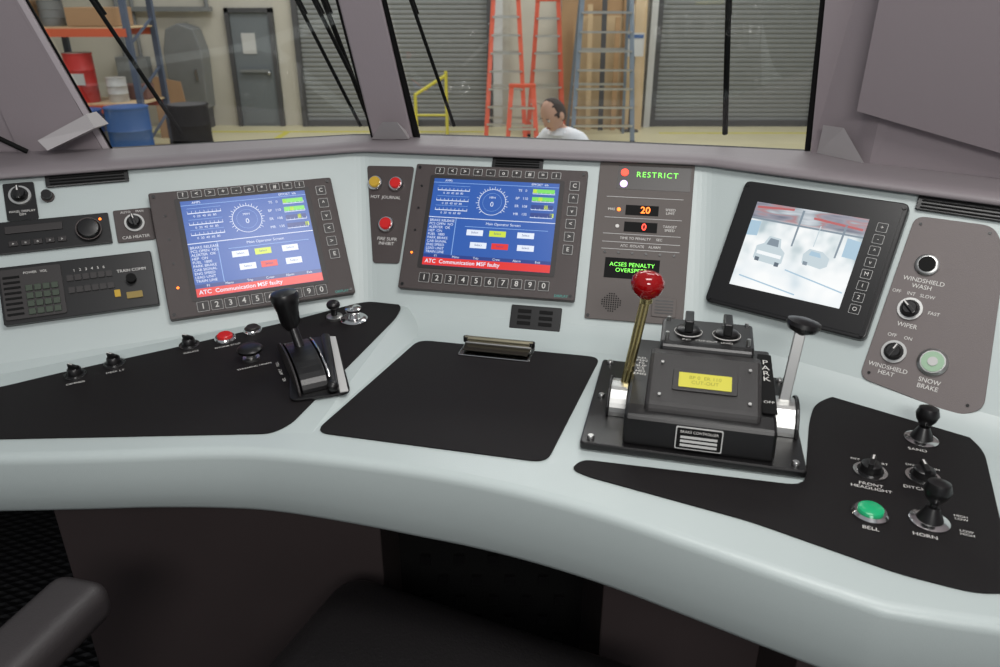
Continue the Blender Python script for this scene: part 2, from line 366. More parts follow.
for i in range(8):
    v=.2365-i*.0172
    rbox(R,'side_key',-.0335,-.0195,v-.0066,v+.0066,n+.001,n+.0020,M_pale,r=.0015); rbox(R,'side_key_face',-.0330,-.0200,v-.0061,v+.0061,n+.002,n+.0022,M_blk,r=.0015)
    text(R,'side_label',['+','-','^','v','M','1','2','O'][i],-.0265,v,n+.0025,.008,M_wht)
for a in(-.231,-.008):
    for b in(.084,.270): screw(R,a,b,n+.001,.003)

# jewel lamp panel
R=root('alarm_button_panel',FB.M)
prism(R,'plate',[(-.276,.284),(-.189,.286),(-.189,.108),(-.236,.106)],0.0005,.003,M_bez,r=.006,bev=.0008)
pushbutton(R,-.254,.251,.0140,M_yel,.003); pushbutton(R,-.216,.251,.0140,M_redb,.003); pushbutton(R,-.222,.176,.0150,M_redb,.003)
text(R,'label','HOT  JOURNAL',-.232,.226,.0035,.0078); text(R,'label','FIRE SUPR\nINHIBIT',-.217,.146,.0035,.0082)
# signal panel
R=root('cab_signal_indicator_panel',FB.M)
rbox(R,'plate',.134,.288,.039,.315,0.0005,.004,M_sig,r=.003,bev=.001)
box(R,'led_window',.165,.283,.262,.304,.004,.0045,mat('smoked_window',(40,35,33),.4))
cyl(R,'aspect_lamp_red',.176,.291,.0045,.006,.0062,M_ledr); cyl(R,'aspect_lamp_lunar',.176,.271,.0045,.006,.0060,M_ledw)
text(R,'aspect_text','RESTRICT',.229,.288,.005,.0135,M_ledg,sp=1.2)
for (a,b,s,m) in((.226,'20',2,M_ledo),(.197,'0',1,M_ledr)):
    box(R,'digit_window',.183,.236,a-.0085,a+.0085,.004,.0046,M_blkm); text(R,'digits' ,b,.215,a,.005,.0160,m,bold=.0002)
text(R,'mini_label','SPEED\nLIMIT',.255,.226,.0045,.006); text(R,'mini_label','TARGET\nSPEED',.256,.197,.0045,.006)
text(R,'mini_label','MAS',.160,.226,.0045,.006); cyl(R,'mini_led',.172,.226,.004,.0055,.003,M_ledo); cyl(R,'mini_led',.172,.197,.004,.0055,.003,M_wht)
for a in(.248,.212,.184,.170,.158): box(R,'rule_line',.150,.274,a-.0004,a+.0004,.004,.0044,M_pale)
text(R,'mini_label','TIME TO PENALTY     SEC',.212,.177,.0045,.006); text(R,'mini_label','ATC  ISOLATE    ALARM',.212,.164,.0045,.006)
for i in range(6): cyl(R,'mini_led',.156+i*.022,.152,.004,.0052,.0022,M_blk,10)
box(R,'message_window',.158,.245,.109,.143,.004,.0045,M_blkm)
text(R,'message_text','ACSES PENALTY\nOVERSPEED',.2015,.127,.005,.0095,M_ledg,sp=1.05)
for i in range(-4,5):
    for j in range(-4,5):
        if i*i+j*j<18: cyl(R,'speaker_hole',.174+i*.0036,.068+j*.0036,.004,.0044,.0012,M_blkm,8)
rbox(R,'aux_cover',.238,.276,.050,.082,.004,.006,M_sig,r=.003,bev=.0006)
for i in range(5): box(R,'aux_slot',.243,.271,.055+i*.005,.0572+i*.005,.006,.0063,M_blk)
for a in(.139,.283):
    for b in(.044,.310): screw(R,a,b,.004)
# blank plate and vents
R=root('connector_plate',FB.M); rbox(R,'plate',.014,.097,.012,.052,0.0005,.005,M_blk,r=.002,bev=.001)
for i in range(3):
    for j in range(2): rbox(R,'slot',.026+j*.035,.048+j*.035,.019+i*.010,.025+i*.010,.005,.0058,M_blkm,r=.001)
for nm,F,u0,u1,v0,v1 in(('defroster_vent',FB,-.050,.038,.289,.309),('defroster_vent',FC,.003,.125,.274,.296),('defroster_vent',FA,-.256,-.14,.250,.272)):
    R=root(nm,F.M); rbox(R,'frame',u0,u1,v0,v1,0.0005,.006,M_blk,r=.003,bev=.001)
    for i in range(4): box(R,'slat',u0+.006,u1-.006,v0+.003+i*(v1-v0)/4.4,v0+.0045+i*(v1-v0)/4.4,.006,.008,M_blkm)

# right switch panel
R=root('windshield_switch_panel',FC.M)
prism(R,'plate',[(.006,.266),(.100,.268),(.122,.235),(.153,.03),(.128,.014),(.004,.028)],0.0005,.003,M_sw,r=.014,bev=.0008)
lathe(R,'wash_button_ring',[(.0150,.003),(.0150,.006),(.0125,.008),(.0105,.008)],M_alu,(.040,.200,0)); cyl(R,'wash_button',.040,.200,.007,.0095,.0105,M_blkm)
text(R,'label','WINDSHIELD\nWASH',.042,.173,.0035,.0085)
knob(R,.037,.136,.0155,.003,-50); text(R,'label','WIPER',.040,.113,.0035,.0085); text(R,'label','OFF    INT   SLOW',.035,.157,.0035,.0065); text(R,'label','FAST',.066,.136,.0035,.0065)
knob(R,.035,.074,.0155,.003,20); text(R,'label','WINDSHIELD\nHEAT',.034,.047,.0035,.0082); text(R,'label','OFF     ON',.036,.096,.0035,.0065)
lathe(R,'snow_brake_ring',[(.0185,.003),(.0185,.006),(.015,.009),(.0125,.009)],M_alu,(.083,.073,0)); cyl(R,'snow_brake_button',.083,.073,.008,.0105,.0135,mat('pale_green',(150,180,152),.4))
cyl(R,'snow_brake_core',.083,.073,.0105,.0118,.006,M_pale)
text(R,'label','SNOW\nBRAKE',.086,.043,.0035,.0085)
for a,b in((.016,.255),(.098,.257),(.014,.038),(.135,.030)): screw(R,a,b,.003,.002)

# left panel equipment (FA)
R=root('train_radio_panel',FA.M)
rbox(R,'plate',-.330,-.178,.150,.200,0.0005,.006,M_blk,r=.002,bev=.001)
box(R,'cassette_slot',-.318,-.242,.180,.192,.006,.008,M_key,bev=.001)
for i in range(5): box(R,'key',-.315+i*.016,-.303+i*.016,.160,.168,.006,.0085,M_key,bev=.0008)
for i in range(5): text(R,'key_mark','o',-.309+i*.016,.164,.0088,.005)
lathe(R,'volume_dial',[(.0165,.006),(.0165,.012),(.014,.018),(.008,.019)],M_blk,(-.207,.174,0)); ring(R,'dial_ring',-.207,.174,.012,.0165,.018,M_bez)
cyl(R,'amber_led',-.190,.190,.006,.0068,.002,M_ledo,10)
R=root('car_heater_switch',FA.M)
rbox(R,'plate',-.171,-.117,.149,.203,0.0005,.003,M_bez,r=.003,bev=.0006); knob(R,-.143,.179,.0145,.003,-10,M_pale)
text(R,'label','CAB HEATER',-.144,.156,.0035,.0068); text(R,'label','AUTO     MAN',-.144,.198,.0035,.0052)
R=root('communication_radio',FA.M)
rbox(R,'chassis',-.334,-.127,.040,.128,0.0005,.012,M_blk,r=.003,bev=.0015)
rbox(R,'faceplate',-.330,-.252,.046,.122,.012,.015,M_key,r=.003)
for i in range(4):
    for j in range(4): box(R,'keypad_key',-.300+i*.011,-.291+i*.011,.050+j*.012,.059+j*.012,.015,.0175,mat('key_green',(50,62,48),.5),bev=.0006)
for i in range(8): box(R,'grille_bar',-.327,-.306,.052+i*.008,.055+i*.008,.015,.0165,M_blkm)
for i in range(6):
    rbox(R,'function_key',-.246+i*.0105,-.2375+i*.0105,.094,.103,.012,.0145,M_key,r=.001); rbox(R,'function_key',-.246+i*.0105,-.2375+i*.0105,.075,.084,.012,.0145,M_key,r=.001)
text(R,'radio_label','1   2   3   4   5   6',-.215,.110,.0126,.006); text(R,'brand_strip','POWER   VOL',-.285,.114,.0155,.005)
rbox(R,'amber_key',-.186,-.178,.060,.071,.012,.0145,M_yel,r=.001); rbox(R,'amber_key',-.170,-.148,.055,.065,.012,.0145,mat('amber_dim',(140,118,50),.5),r=.001)
text(R,'side_label','TRAIN COMM',-.158,.100,.0126,.0065)
cyl(R,'volume_knob',-.16,.085,.012,.022,.007,M_blkm)
R=root('dimmer_switch',FA.M)
rbox(R,'plate',-.313,-.272,.202,.262,0.0005,.003,M_blk,r=.003); knob(R,-.292,.241,.0150,.003,0); text(R,'label','PANEL DISPLAY\nDIM',-.292,.213,.0035,.005)
R=root('rotary_selector',FA.M); cyl(R,'base',-.256,.236,0.0005,.004,.009,M_bez); cyl(R,'cap',-.256,.236,.004,.014,.007,M_blk)

# desk frames
def deskM(x,y,z,yaw):
    return Matrix.Translation((x,y,z))@Matrix.Rotation(math.radians(yaw),4,'Z')
def LM(x,y):
    U=Vector((math.cos(math.radians(26)),math.sin(math.radians(26)),0)); U=(U-NL*U.dot(NL)).normalized(); V=NL.cross(U)
    O=Vector((x,y,zL(x,y)+.0022))
    return Matrix(((U.x,V.x,NL.x,O.x),(U.y,V.y,NL.y,O.y),(U.z,V.z,NL.z,O.z),(0,0,0,1)))
for nm,x,y,lab in(('desk_rotary_switch',-.600,.945,'DIMMER'),('desk_rotary_switch',-.559,.976,'DESK LT'),('desk_rotary_switch',-.471,1.032,'GAUGE')):
    R=root(nm,LM(x,y)); knob(R,0,0,.0150,0,-40,M_chr); text(R,'label',lab,0,-.022,.0006,.0065); text(R,'label','OFF    ON',0,.020,.0006,.005)
R=root('emergency_stop_button',LM(-.423,1.052)); pushbutton(R,0,0,.0165,M_redb); text(R,'label','ENGINE STOP',0,-.023,.0006,.006)
R=root('indicator_push_button',LM(-.388,1.078)); pushbutton(R,0,0,.0145,M_key)
R=root('mushroom_push_button',LM(-.366,.994))
lathe(R,'stem',[(.012,0),(.012,.003),(.007,.004),(.007,.012)],M_alu); lathe(R,'cap',[(.010,.011),(.0175,.014),(.018,.018),(.015,.021),(.006,.022)],M_blk,(0,0,0)); text(R,'label','WARNING HORN',0,-.025,.0006,.006)
R=root('reverser_key_knob',LM(-.269,1.125)); lathe(R,'collar',[(.013,0),(.013,.004),(.009,.006)],M_alu); tube(R,'stem',(0,0,.004),(.0,0,.02),.005,M_blk); ball(R,'cap',(0,0,.024),.011,M_blk,(1,1,.7))
R=root('chrome_plunger_knob',LM(-.236,1.118)); lathe(R,'bowl',[(.022,0),(.022,.003),(.018,.006),(.012,.006)],M_chr); lathe(R,'plunger',[(.011,.004),(.008,.012),(.013,.018),(.013,.022),(.006,.025)],M_chr)
# brake lever left
R=root('independent_brake_lever',LM(-.270,.960))
prism(R,'base_plate',[(-.046,-.070),(.034,-.084),(.058,.085),(-.008,.098)],0,.004,M_blk,r=.014,bev=.001)
prism(R,'edge_trim',[(.020,-.080),(.031,-.082),(.056,.076),(.048,.080)],.004,.0062,M_pale,bev=.0005)
def quadrant(par,name,u0,u1,c,r,z0,m,k=16,hh=.42):
    pts=[(c+r*math.cos(math.pi*i/k),z0+r*hh*math.sin(math.pi*i/k)) for i in range(k+1)]
    V=[(u0,a,b) for a,b in pts]+[(u1,a,b) for a,b in pts]; n=len(pts)
    return mesh(name,V,[tuple(range(n)),tuple(range(2*n-1,n-1,-1))]+[(i,(i+1)%n,n+(i+1)%n,n+i) for i in range(n)],m,par,bev=.001)
quadrant(R,'quadrant_housing',-.026,.010,.005,.068,.004,M_blk)
quadrant(R,'quadrant_trim',.012,.015,.005,.070,.004,M_chr)
quadrant(R,'quadrant_cheek',-.032,-.029,.005,.072,.004,M_key)
tube(R,'shaft',(-.006,.020,.02),(-.012,.046,.062),.0075,M_blk,.006)
lathe(R,'grip',[(.008,0),(.014,.010),(.0155,.03),(.019,.042),(.0205,.05),(.018,.056),(.008,.059)],M_blk,(-.012,.044,.050),axis=(-.06,.12,1))
tube(R,'side_handle',(.014,-.068,.012),(.036,.055,.020),.0065,M_blk); ball(R,'handle_tip',(.013,-.072,.012),.0085,M_blk)
text(R,'label','REL      APPLY     FULL',-.041,.01,.0045,.006,rot=math.pi/2)

# clipboard clip
R=root('paper_clip_bar',deskM(-.004,1.050,.8022,-13))
rbox(R,'base_plate',-.056,.056,-.028,.020,0,.0025,M_chr,r=.004,bev=.0006)
box(R,'hinge_block',-.052,.052,.004,.018,.0025,.010,M_alu,.0015); tube(R,'spring_rod',(-.054,.010,.013),(.054,.010,.013),.0045,mat('steel_dull',(170,162,138),.3,1))
prism(R,'jaw',[(-.050,-.020),(.050,-.020),(.053,.006),(-.053,.006)],.006,.008,mat('jaw_glossy',(70,66,58),.15,.7),bev=.0008)
for s in(-.052,.052): cyl(R,'rod_cap',s,.010,.008,.016,.005,M_blk)

# ------------------------------------------------------------ master controller
MC=deskM(.222,.7425,.8022,-14)
R=root('brake_master_controller',MC)
rbox(R,'base_plate',-.130,.130,0,.236,0,.010,M_blk,r=.006,bev=.002)
def profx(par,name,u0,u1,pts,m,bev=0):
    n=len(pts); V=[(u0,a,b) for a,b in pts]+[(u1,a,b) for a,b in pts]
    return mesh(name,V,[tuple(range(n)),tuple(range(2*n-1,n-1,-1))]+[(i,(i+1)%n,n+(i+1)%n,n+i) for i in range(n)],m,par,bev=bev)
profx(R,'body',-.080,.094,[(.008,.010),(.014,.047),(.035,.052),(.19,.070),(.205,.010)],M_blk,.004)
M_box=mat('controller_box_grey',(40,38,38),.42,bump=.3,bscale=1200)
profx(R,'display_box',-.058,.076,[(.024,.045),(.028,.058),(.100,.092),(.118,.092),(.118,.045)],M_box,.005)
profx(R,'switch_box',-.048,.068,[(.115,.045),(.115,.096),(.125,.100),(.188,.106),(.196,.050)],M_blk,.004)
th=math.atan2(.034,.072); Fm=Matrix.Translation((.010,.064,.0757))@Matrix.Rotation(th,4,'X')
D=root('readout_face'); D.parent=R; D.matrix_local=Fm
rbox(D,'readout_bezel',-.038,.038,-.016,.016,0,.0015,M_box,r=.003,bev=.0005)
rbox(D,'readout_lcd',-.031,.031,-.011,.011,.0015,.0022,M_lcdy,r=.001)
text(D,'readout_text','BP 0  ER 110\nCUT-OUT',0,0,.0025,.0072,M_lcdd)
for i in range(4): cyl(D,'bezel_screw',(-1)**i*.052,(-.026,.024)[i//2],.001,.003,.002,M_alu,10)
for s in(-1,1):
    bx=.010+s*.024
    lathe(R,'selector_base',[(.015,.103),(.015,.108),(.012,.110)],M_blk,(bx,.150,0)); box(R,'selector_grip',bx-.0055,bx+.0055,.132,.168,.110,.126,M_blk,.0015)
ring(R,'selector_scale',-.014,.150,.1035,.0172,.0177,M_wht,.0012); ring(R,'selector_scale',.034,.150,.1035,.0172,.0177,M_wht,.0012)
text(R,'selector_label','IND   CUT-OUT  LEAD',.010,.126,.1030,.0062)
for a in(-.040,.060):
    for b in(.130,.182): cyl(R,'cap_screw',a,b,.098,.1095,.0025,M_alu,10)
text(R,'mode_label','REL\nMIN\nFS\nSUP\nCS\nHO\nEMG',-.069,.115,.0645,.0082,lead=.95)
Pl=root('park_plate'); Pl.parent=R; Pl.matrix_local=Matrix.Translation((.086,.112,.0625))@Matrix.Rotation(math.atan2(.018,.155),4,'X')
rbox(Pl,'plate',-.0085,.0085,-.070,.062,0,.0015,M_blkm,r=.002); text(Pl,'park_label','P\nA\nR\nK',0,.022,.002,.0145,lead=.9); text(Pl,'park_label','OFF',0,-.048,.002,.0072)
Nf=root('name_plate'); Nf.parent=R; Nf.matrix_local=Matrix.Translation((.008,.0105,.028))@Matrix.Rotation(math.radians(80),4,'X')
rbox(Nf,'plate_border',-.0268,.0268,-.0138,.0138,0,.0016,M_pale,r=.002); rbox(Nf,'plate',-.0255,.0255,-.0125,.0125,.0016,.002,M_blkm,r=.002); text(Nf,'plate_text','BRAKE CONTROLLER',0,.008,.0023,.0045,M_wht)
for i in range(3): box(Nf,'plate_field',-.021,.021,-.010+i*.005,-.0070+i*.005,.002,.0023,M_pale)
def drum(u0,u1,c,r,z0,m):
    k=18; pts=[(c+r*math.cos(math.pi*i/k),z0+r*math.sin(math.pi*i/k)) for i in range(k+1)]
    return profx(R,'lever_drum',u0,u1,pts,m,.0008)
drum(-.104,-.082,.105,.034,.010,M_alu); drum(.098,.122,.105,.034,.010,M_alu)
drum(-.107,-.104,.105,.037,.010,M_blk); drum(.122,.126,.105,.037,.010,M_blk)
tube(R,'lever_rod',(-.0895,.105,.040),(-.0725,.122,.160),.0040,M_brass); tube(R,'lever_rod',(-.0845,.105,.040),(-.0675,.122,.160),.0040,M_brass)
lathe(R,'lever_knob',[(.006,-.018),(.010,-.016),(.018,-.009),(.021,0),(.020,.008),(.014,.015),(.005,.018)],M_red,(-.070,.1225,.173),axis=(.1,.1,1)); cyl(R,'knob_ferrule',-.070,.122,.150,.157,.008,M_brass)
beam(R,'lever_bar',(.109,.106,.040),(.118,.130,.128),.013,.006,M_alu,.001)
lathe(R,'lever_handle',[(.004,-.004),(.008,0),(.017,.004),(.021,.010),(.020,.015),(.010,.018)],M_blk,(.119,.132,.124),axis=(.15,.1,1))
for a,b in((-.118,.012),(.118,.012),(-.118,.224),(.118,.224),(-.118,.12)):
    lathe(R,'base_bolt',[(.0045,.010),(.0045,.013),(.0035,.0145)],M_alu,(a,b,0),12)

# right desk controls
def toggle(nm,x,y,lab,sub,h=.05,lean=(.02,.1,1)):
    R=root(nm,deskM(x,y,.8022,-22))
    lathe(R,'flange',[(.0195,0),(.0195,.003),(.0145,.005)],M_chr); lathe(R,'boot',[(.0135,.004),(.010,.012),(.006,.020)],M_blk)
    a=Vector(lean).normalized()*h
    tube(R,'stick',(0,0,.01),tuple(a*.75),.0042,M_blk,.0035); lathe(R,'stick_knob',[(.006,-.012),(.011,-.005),(.0135,.003),(.011,.011),(.004,.014)],M_blk,tuple(a),axis=lean)
    text(R,'label',lab,-.006,-.026,.0006,.008)
    if nm=='horn_lever': text(R,'label','HIGH\nLOW',.032,.020,.0006,.0055); text(R,'label','LOW\nHIGH',.034,-.006,.0006,.0055)
toggle('sanding_lever',.520,.793,'SAND','',.033)
toggle('horn_lever',.447,.634,'HORN','HIGH',.036)
R=root('front_headlight_switch',deskM(.426,.724,.8022,-22)); knob(R,0,0,.0185,0,10,M_chr); text(R,'label','FRONT\nHEADLIGHT',0,-.030,.0006,.0078); text(R,'label','OFF   DIM   BRT',0,.024,.0006,.0058)
R=root('ditch_light_switch',deskM(.481,.713,.8022,-22)); knob(R,0,0,.0185,0,-10,M_chr); text(R,'label','DITCH',-.010,-.025,.0006,.0078); text(R,'label','OFF      FLASH',.002,.024,.0006,.0058)
R=root('bell_push_button',deskM(.391,.647,.8022,-22)); pushbutton(R,0,0,.0185,M_grn); text(R,'label','BELL',0,-.025,.0006,.008)

# ------------------------------------------------------------ seat
M_vin=mat('seat_vinyl',(24,22,23),.45,bump=.3,bscale=300); M_arm=mat('armrest_plastic',(54,50,51),.45,bump=.2,bscale=400)
R=root('operator_seat',deskM(-.15,.42,0,-14))
def cushion(name,c,s,m,rotx=0,rotz=0):
    bm=bmesh.new(); bmesh.ops.create_cube(bm,size=1)
    for v in bm.verts: v.co=Vector((v.co.x*s[0],v.co.y*s[1],v.co.z*s[2]))
    me=bpy.data.meshes.new(name); bm.to_mesh(me); bm.free(); me.materials.append(m)
    for p in me.polygons:p.use_smooth=True
    o=bpy.data.objects.new(name,me); col_.objects.link(o); o.parent=R; o.location=c; o.rotation_euler=(rotx,0,rotz)
    b=o.modifiers.new('b','BEVEL'); b.width=min(s)*.38; b.segments=6; return o
cushion('seat_cushion',(.01,.06,.47),(.52,.68,.13),M_vin,0,-.16); cushion('seat_back',(0,-.50,.72),(.46,.12,.50),M_vin,-.05)
cushion('armrest',(-.392,-.04,.66),(.075,.44,.055),M_arm); tube(R,'armrest_bracket',(-.385,-.22,.65),(-.22,-.26,.44),.018,M_blk)
tube(R,'column',(0,.0,.05),(0,.0,.40),.05,M_blk); lathe(R,'floor_flange',[(.16,0),(.16,.02),(.06,.05)],M_blk,(0,.0,0))
wbox(R,'seat_pan',-.2,.22,-.25,.32,.37,.41,M_blk,.01); wbox(R,'back_bracket',-.06,.06,-.52,-.24,.38,.42,M_blk,.005)

# ------------------------------------------------------------ cab shell
M_dkwall=mat('bulkhead_dark',(44,40,42),.7)
wbox(None,'floor',-1.8,1.3,-1.3,2.02,-.05,0,M_tread)
wbox(None,'wall_left',-1.87,-1.81,-1.3,2.02,0,1.05,M_dkwall); wbox(None,'wall_right',1.10,1.16,-1.3,.78,0,2.2,M_pill)
fr=SILL; n=len(fr); V=[]; F=[]
lev=[(0,.012,1.068),(0,.04,1.066),(.45,.0,.72),(.58,0,.60),(.58,0,-.3)]
for dy,off,z in lev: V+=[(x,min(y+off+dy,2.0) if x<.6 else y+off+dy*.4,z) for x,y in fr]
for k in range(len(lev)-1):
    for i in range(n-1): F.append((k*n+i,k*n+i+1,(k+1)*n+i+1,(k+1)*n+i))
mesh('wall_front',V,F,M_dkwall)
R=root('windshield_frame')
def post(name,bl,br,tl,tr,m,dep=.05,ztop=1.95,zb=1.069):
    k=(ztop-1.07)/.23; q=(zb-1.07)/.23
    def ext(b,t,kk): return (b[0]+(t[0]-b[0])*kk,b[1]+(t[1]-b[1])*kk)
    a=[ext(bl,tl,q),ext(br,tr,q)];c=[ext(bl,tl,k),ext(br,tr,k)]
    V=[(a[0][0],a[0][1],zb),(a[1][0],a[1][1],zb),(a[1][0],a[1][1]+dep,zb-.02),(a[0][0],a[0][1]+dep,zb-.02),(c[0][0],c[0][1],ztop),(c[1][0],c[1][1],ztop),(c[1][0],c[1][1]+dep,ztop),(c[0][0],c[0][1]+dep,ztop)]
    return mesh(name,V,[(0,3,2,1),(4,5,6,7),(0,1,5,4),(1,2,6,5),(2,3,7,6),(3,0,4,7)],m,R,bev=.003)
post('centre_post',(-.232,1.395),(-.159,1.395),(-.259,1.31),(-.190,1.31),M_pill)
post('centre_post_seal',(-.158,1.40),(-.145,1.40),(-.190,1.315),(-.182,1.315),M_blkm,.02)
post('centre_post_seal',(-.236,1.40),(-.231,1.40),(-.264,1.315),(-.258,1.315),M_blkm,.02)
post('corner_post_left',(-.80,1.258),(-.672,1.285),(-.80,1.19),(-.712,1.208),M_pill,.02)
post('corner_post_edge',(-.672,1.285),(-.662,1.288),(-.712,1.208),(-.704,1.210),mat('post_edge',(176,168,172),.5),.02)
post('corner_post_seal',(-.662,1.292),(-.658,1.292),(-.704,1.217),(-.701,1.217),M_blkm,.012)
post('side_infill_left',(-1.78,1.10),(-.79,1.262),(-1.78,1.02),(-.79,1.194),M_pill,.03)
post('right_seal',(.509,1.262),(.517,1.262),(.461,1.175),(.468,1.175),M_blkm,.008)
pr=[(.515,1.258),(.57,1.165),(.72,1.045),(1.10,.78)]; pt=[(.464,1.17),(.545,1.10),(.70,.985),(1.10,.70)]
V=[(x,y,1.06) for x,y in pr]+[(x+(x2-x)*3.8,y+(y2-y)*3.8,1.95) for (x,y),(x2,y2) in zip(pr,pt)]
mesh('corner_post_right',V,[(i,i+1,5+i,4+i) for i in range(3)],M_pill,R)
pr2=[(.535,1.165),(.70,1.035),(1.05,.77)]; pt2=[(.508,1.10),(.678,.965),(1.05,.69)]
zb=[1.150,1.105,1.075]
V=[(x+(x2-x)*(z-1.07)/.23,y+(y2-y)*(z-1.07)/.23,z) for (x,y),(x2,y2),z in zip(pr2,pt2,zb)]+[(x+(x2-x)*3.8,y+(y2-y)*3.8,1.95) for (x,y),(x2,y2) in zip(pr2,pt2)]
V+=[(v[0]+.03,v[1]+.035,v[2]) for v in V]
mesh('right_trim_panel',V,[(0,1,4,3),(1,2,5,4),(6,7,1,0),(7,8,2,1),(0,3,9,6)],mat('trim_panel_grey',(130,121,125),.55),R)
V=[(-1.8,.70,1.95),(-.8,.95,1.95),(-.2,1.07,1.95),(.2,1.05,1.95),(1.05,.5,1.95)]
mesh('header_rail',V+[(x,y,2.05) for x,y,z in V],[(i,i+1,6+i,5+i) for i in range(4)],M_pill,R)
M_gus=mat('sill_bracket',(180,176,177),.55)
mesh('sill_bracket_a',[(-.232,1.38,1.07),(-.165,1.38,1.07),(-.180,1.345,1.105),(-.205,1.345,1.105),(-.232,1.42,1.07),(-.165,1.42,1.07)],[(0,1,2,3),(1,5,2),(0,3,4)],M_gus,R)
mesh('sill_bracket_b',[(.520,1.245,1.07),(.560,1.16,1.07),(.528,1.18,1.12),(.508,1.21,1.12)],[(0,1,2,3)],M_gus,R)
mesh('sill_bracket_c',[(-.740,1.222,1.094),(-.728,1.222,1.078),(-.650,1.232,1.112),(-.656,1.228,1.134),(-.740,1.26,1.094),(-.728,1.26,1.078),(-.650,1.28,1.112),(-.656,1.26,1.134)],[(0,1,2,3),(0,4,5,1),(1,5,6,2),(2,6,7,3),(3,7,4,0)],M_gus,R)
def glassmat():
    m=bpy.data.materials.new('windshield_glass'); m.use_nodes=True; nt=m.node_tree; nt.nodes.clear()
    o=nt.nodes.new('ShaderNodeOutputMaterial'); mx=nt.nodes.new('ShaderNodeMixShader'); t=nt.nodes.new('ShaderNodeBsdfTransparent'); g=nt.nodes.new('ShaderNodeBsdfGlossy')
    t.inputs[0].default_value=(.91,.94,.94,1); g.inputs['Roughness'].default_value=.02; mx.inputs[0].default_value=.07
    nt.links.new(t.outputs[0],mx.inputs[1]); nt.links.new(g.outputs[0],mx.inputs[2]); nt.links.new(mx.outputs[0],o.inputs[0]); return m
MG=glassmat()
def pane(name,bl,br,tl,tr):
    k=(1.95-1.07)/.23; c=[(bl[0]+(tl[0]-bl[0])*k,bl[1]+(tl[1]-bl[1])*k),(br[0]+(tr[0]-br[0])*k,br[1]+(tr[1]-br[1])*k)]
    mesh(name,[(bl[0],bl[1],1.07),(br[0],br[1],1.07),(c[1][0],c[1][1],1.95),(c[0][0],c[0][1],1.95)],[(0,1,2,3)],MG)
pane('window_1',(-.66,1.30),(-.235,1.415),(-.70,1.225),(-.262,1.33)); pane('window_2',(-.145,1.415),(.512,1.275),(-.18,1.33),(.464,1.19))
def rod(nm,b,t,r,kk=2.6):
    R=root(nm); b=Vector(b);t=Vector(t); tube(R,'arm',b,b+(t-b)*kk,r,M_blkm); tube(R,'blade',b+(t-b)*.9+Vector((.004,0.006,0)),b+(t-b)*kk,r*.7,M_blkm)
rod('windshield_wiper',(-.268,1.48,1.078),(-.346,1.395,1.30),.0032); rod('windshield_wiper',(-.238,1.485,1.078),(-.318,1.40,1.30),.0036); rod('windshield_wiper',(-.256,1.52,1.078),(-.306,1.42,1.30),.0045)
rod('windshield_wiper',(-.088,1.48,1.078),(-.152,1.395,1.30),.0032); rod('windshield_wiper',(.408,1.39,1.078),(.362,1.30,1.30),.0050)
rod('windshield_wiper',(-.578,1.39,1.078),(-.652,1.31,1.30),.0036)
R=root('side_window_seal'); tube(R,'seal',(-.86,1.19,1.145),(-.775,1.245,1.072),.004,M_blkm)

# ------------------------------------------------------------ workshop
G=-1.0
M_wall=mat('workshop_wall',(192,187,174),.8,var=.10,bscale=1.2); M_fl=mat('workshop_floor',(198,190,156),.45,var=.12,bscale=1.5)
M_shut=mat('shutter_grey',(124,126,125),.6,var=.06,bscale=3); M_door=mat('door_grey',(108,114,118),.5)
M_or=mat('ladder_orange',(205,88,62),.55); M_blue=mat('ladder_bluegrey',(112,124,138),.5); M_wood=mat('plywood',(160,128,92),.7,var=.25,bscale=2)
M_ply2=mat('plywood_light',(190,166,130),.7,var=.15,bscale=2); M_yl=mat('safety_yellow',(200,190,70),.5); M_bb=mat('barrel_blue',(46,84,140),.45)
M_gcab=mat('cabinet_grey',(120,122,122),.5,var=.1,bscale=5); M_card=mat('cardboard',(160,128,96),.8); M_dk=mat('dark_frame',(70,70,72),.6)
wbox(None,'floor',-12,12,2.1,15.4,G-.1,G,M_fl)
wbox(None,'wall_back',-12,12,15.4,15.6,G,5,M_wall); wbox(None,'wall_left',-12.2,-12,-4,15.6,G,5,M_wall); wbox(None,'wall_right',12,12.2,-4,15.6,G,5,M_wall)
def shutter(nm,x0,x1,y=15.33,zt=3.4):
    R=root(nm); V=[];F=[]; z=G; s=.085; prof=[(0,0),(.022,.022),(.022,.060)]
    zs=[]
    while z<zt:
        for d,h in prof: zs.append((z+h,y-d))
        z+=s
    for zz,yy in zs: V+= [(x0,yy,zz),(x1,yy,zz)]
    for i in range(len(zs)-1): F.append((2*i,2*i+1,2*i+3,2*i+2))
    mesh('slats',V,F,M_shut,R)
    wbox(R,'guide',x0-.10,x0,y-.10,y+.02,G,zt,M_dk); wbox(R,'guide',x1,x1+.10,y-.10,y+.02,G,zt,M_dk); wbox(R,'bottom_bar',x0,x1,y-.07,y,G,G+.12,M_dk); wbox(R,'hood',x0-.1,x1+.1,y-.35,y+.02,zt,zt+.4,M_shut)
shutter('roller_shutter_door',-3.80,-.25); shutter('roller_shutter_door',3.05,6.1)
R=root('door_1'); wbox(R,'leaf',-5.10,-4.36,15.33,15.38,G,1.08,M_door,.005); wbox(R,'frame_left',-5.18,-5.10,15.28,15.4,G,1.16,M_dk); wbox(R,'frame_right',-4.36,-4.28,15.28,15.4,G,1.16,M_dk); wbox(R,'frame_top',-5.18,-4.28,15.28,15.4,1.08,1.16,M_dk)
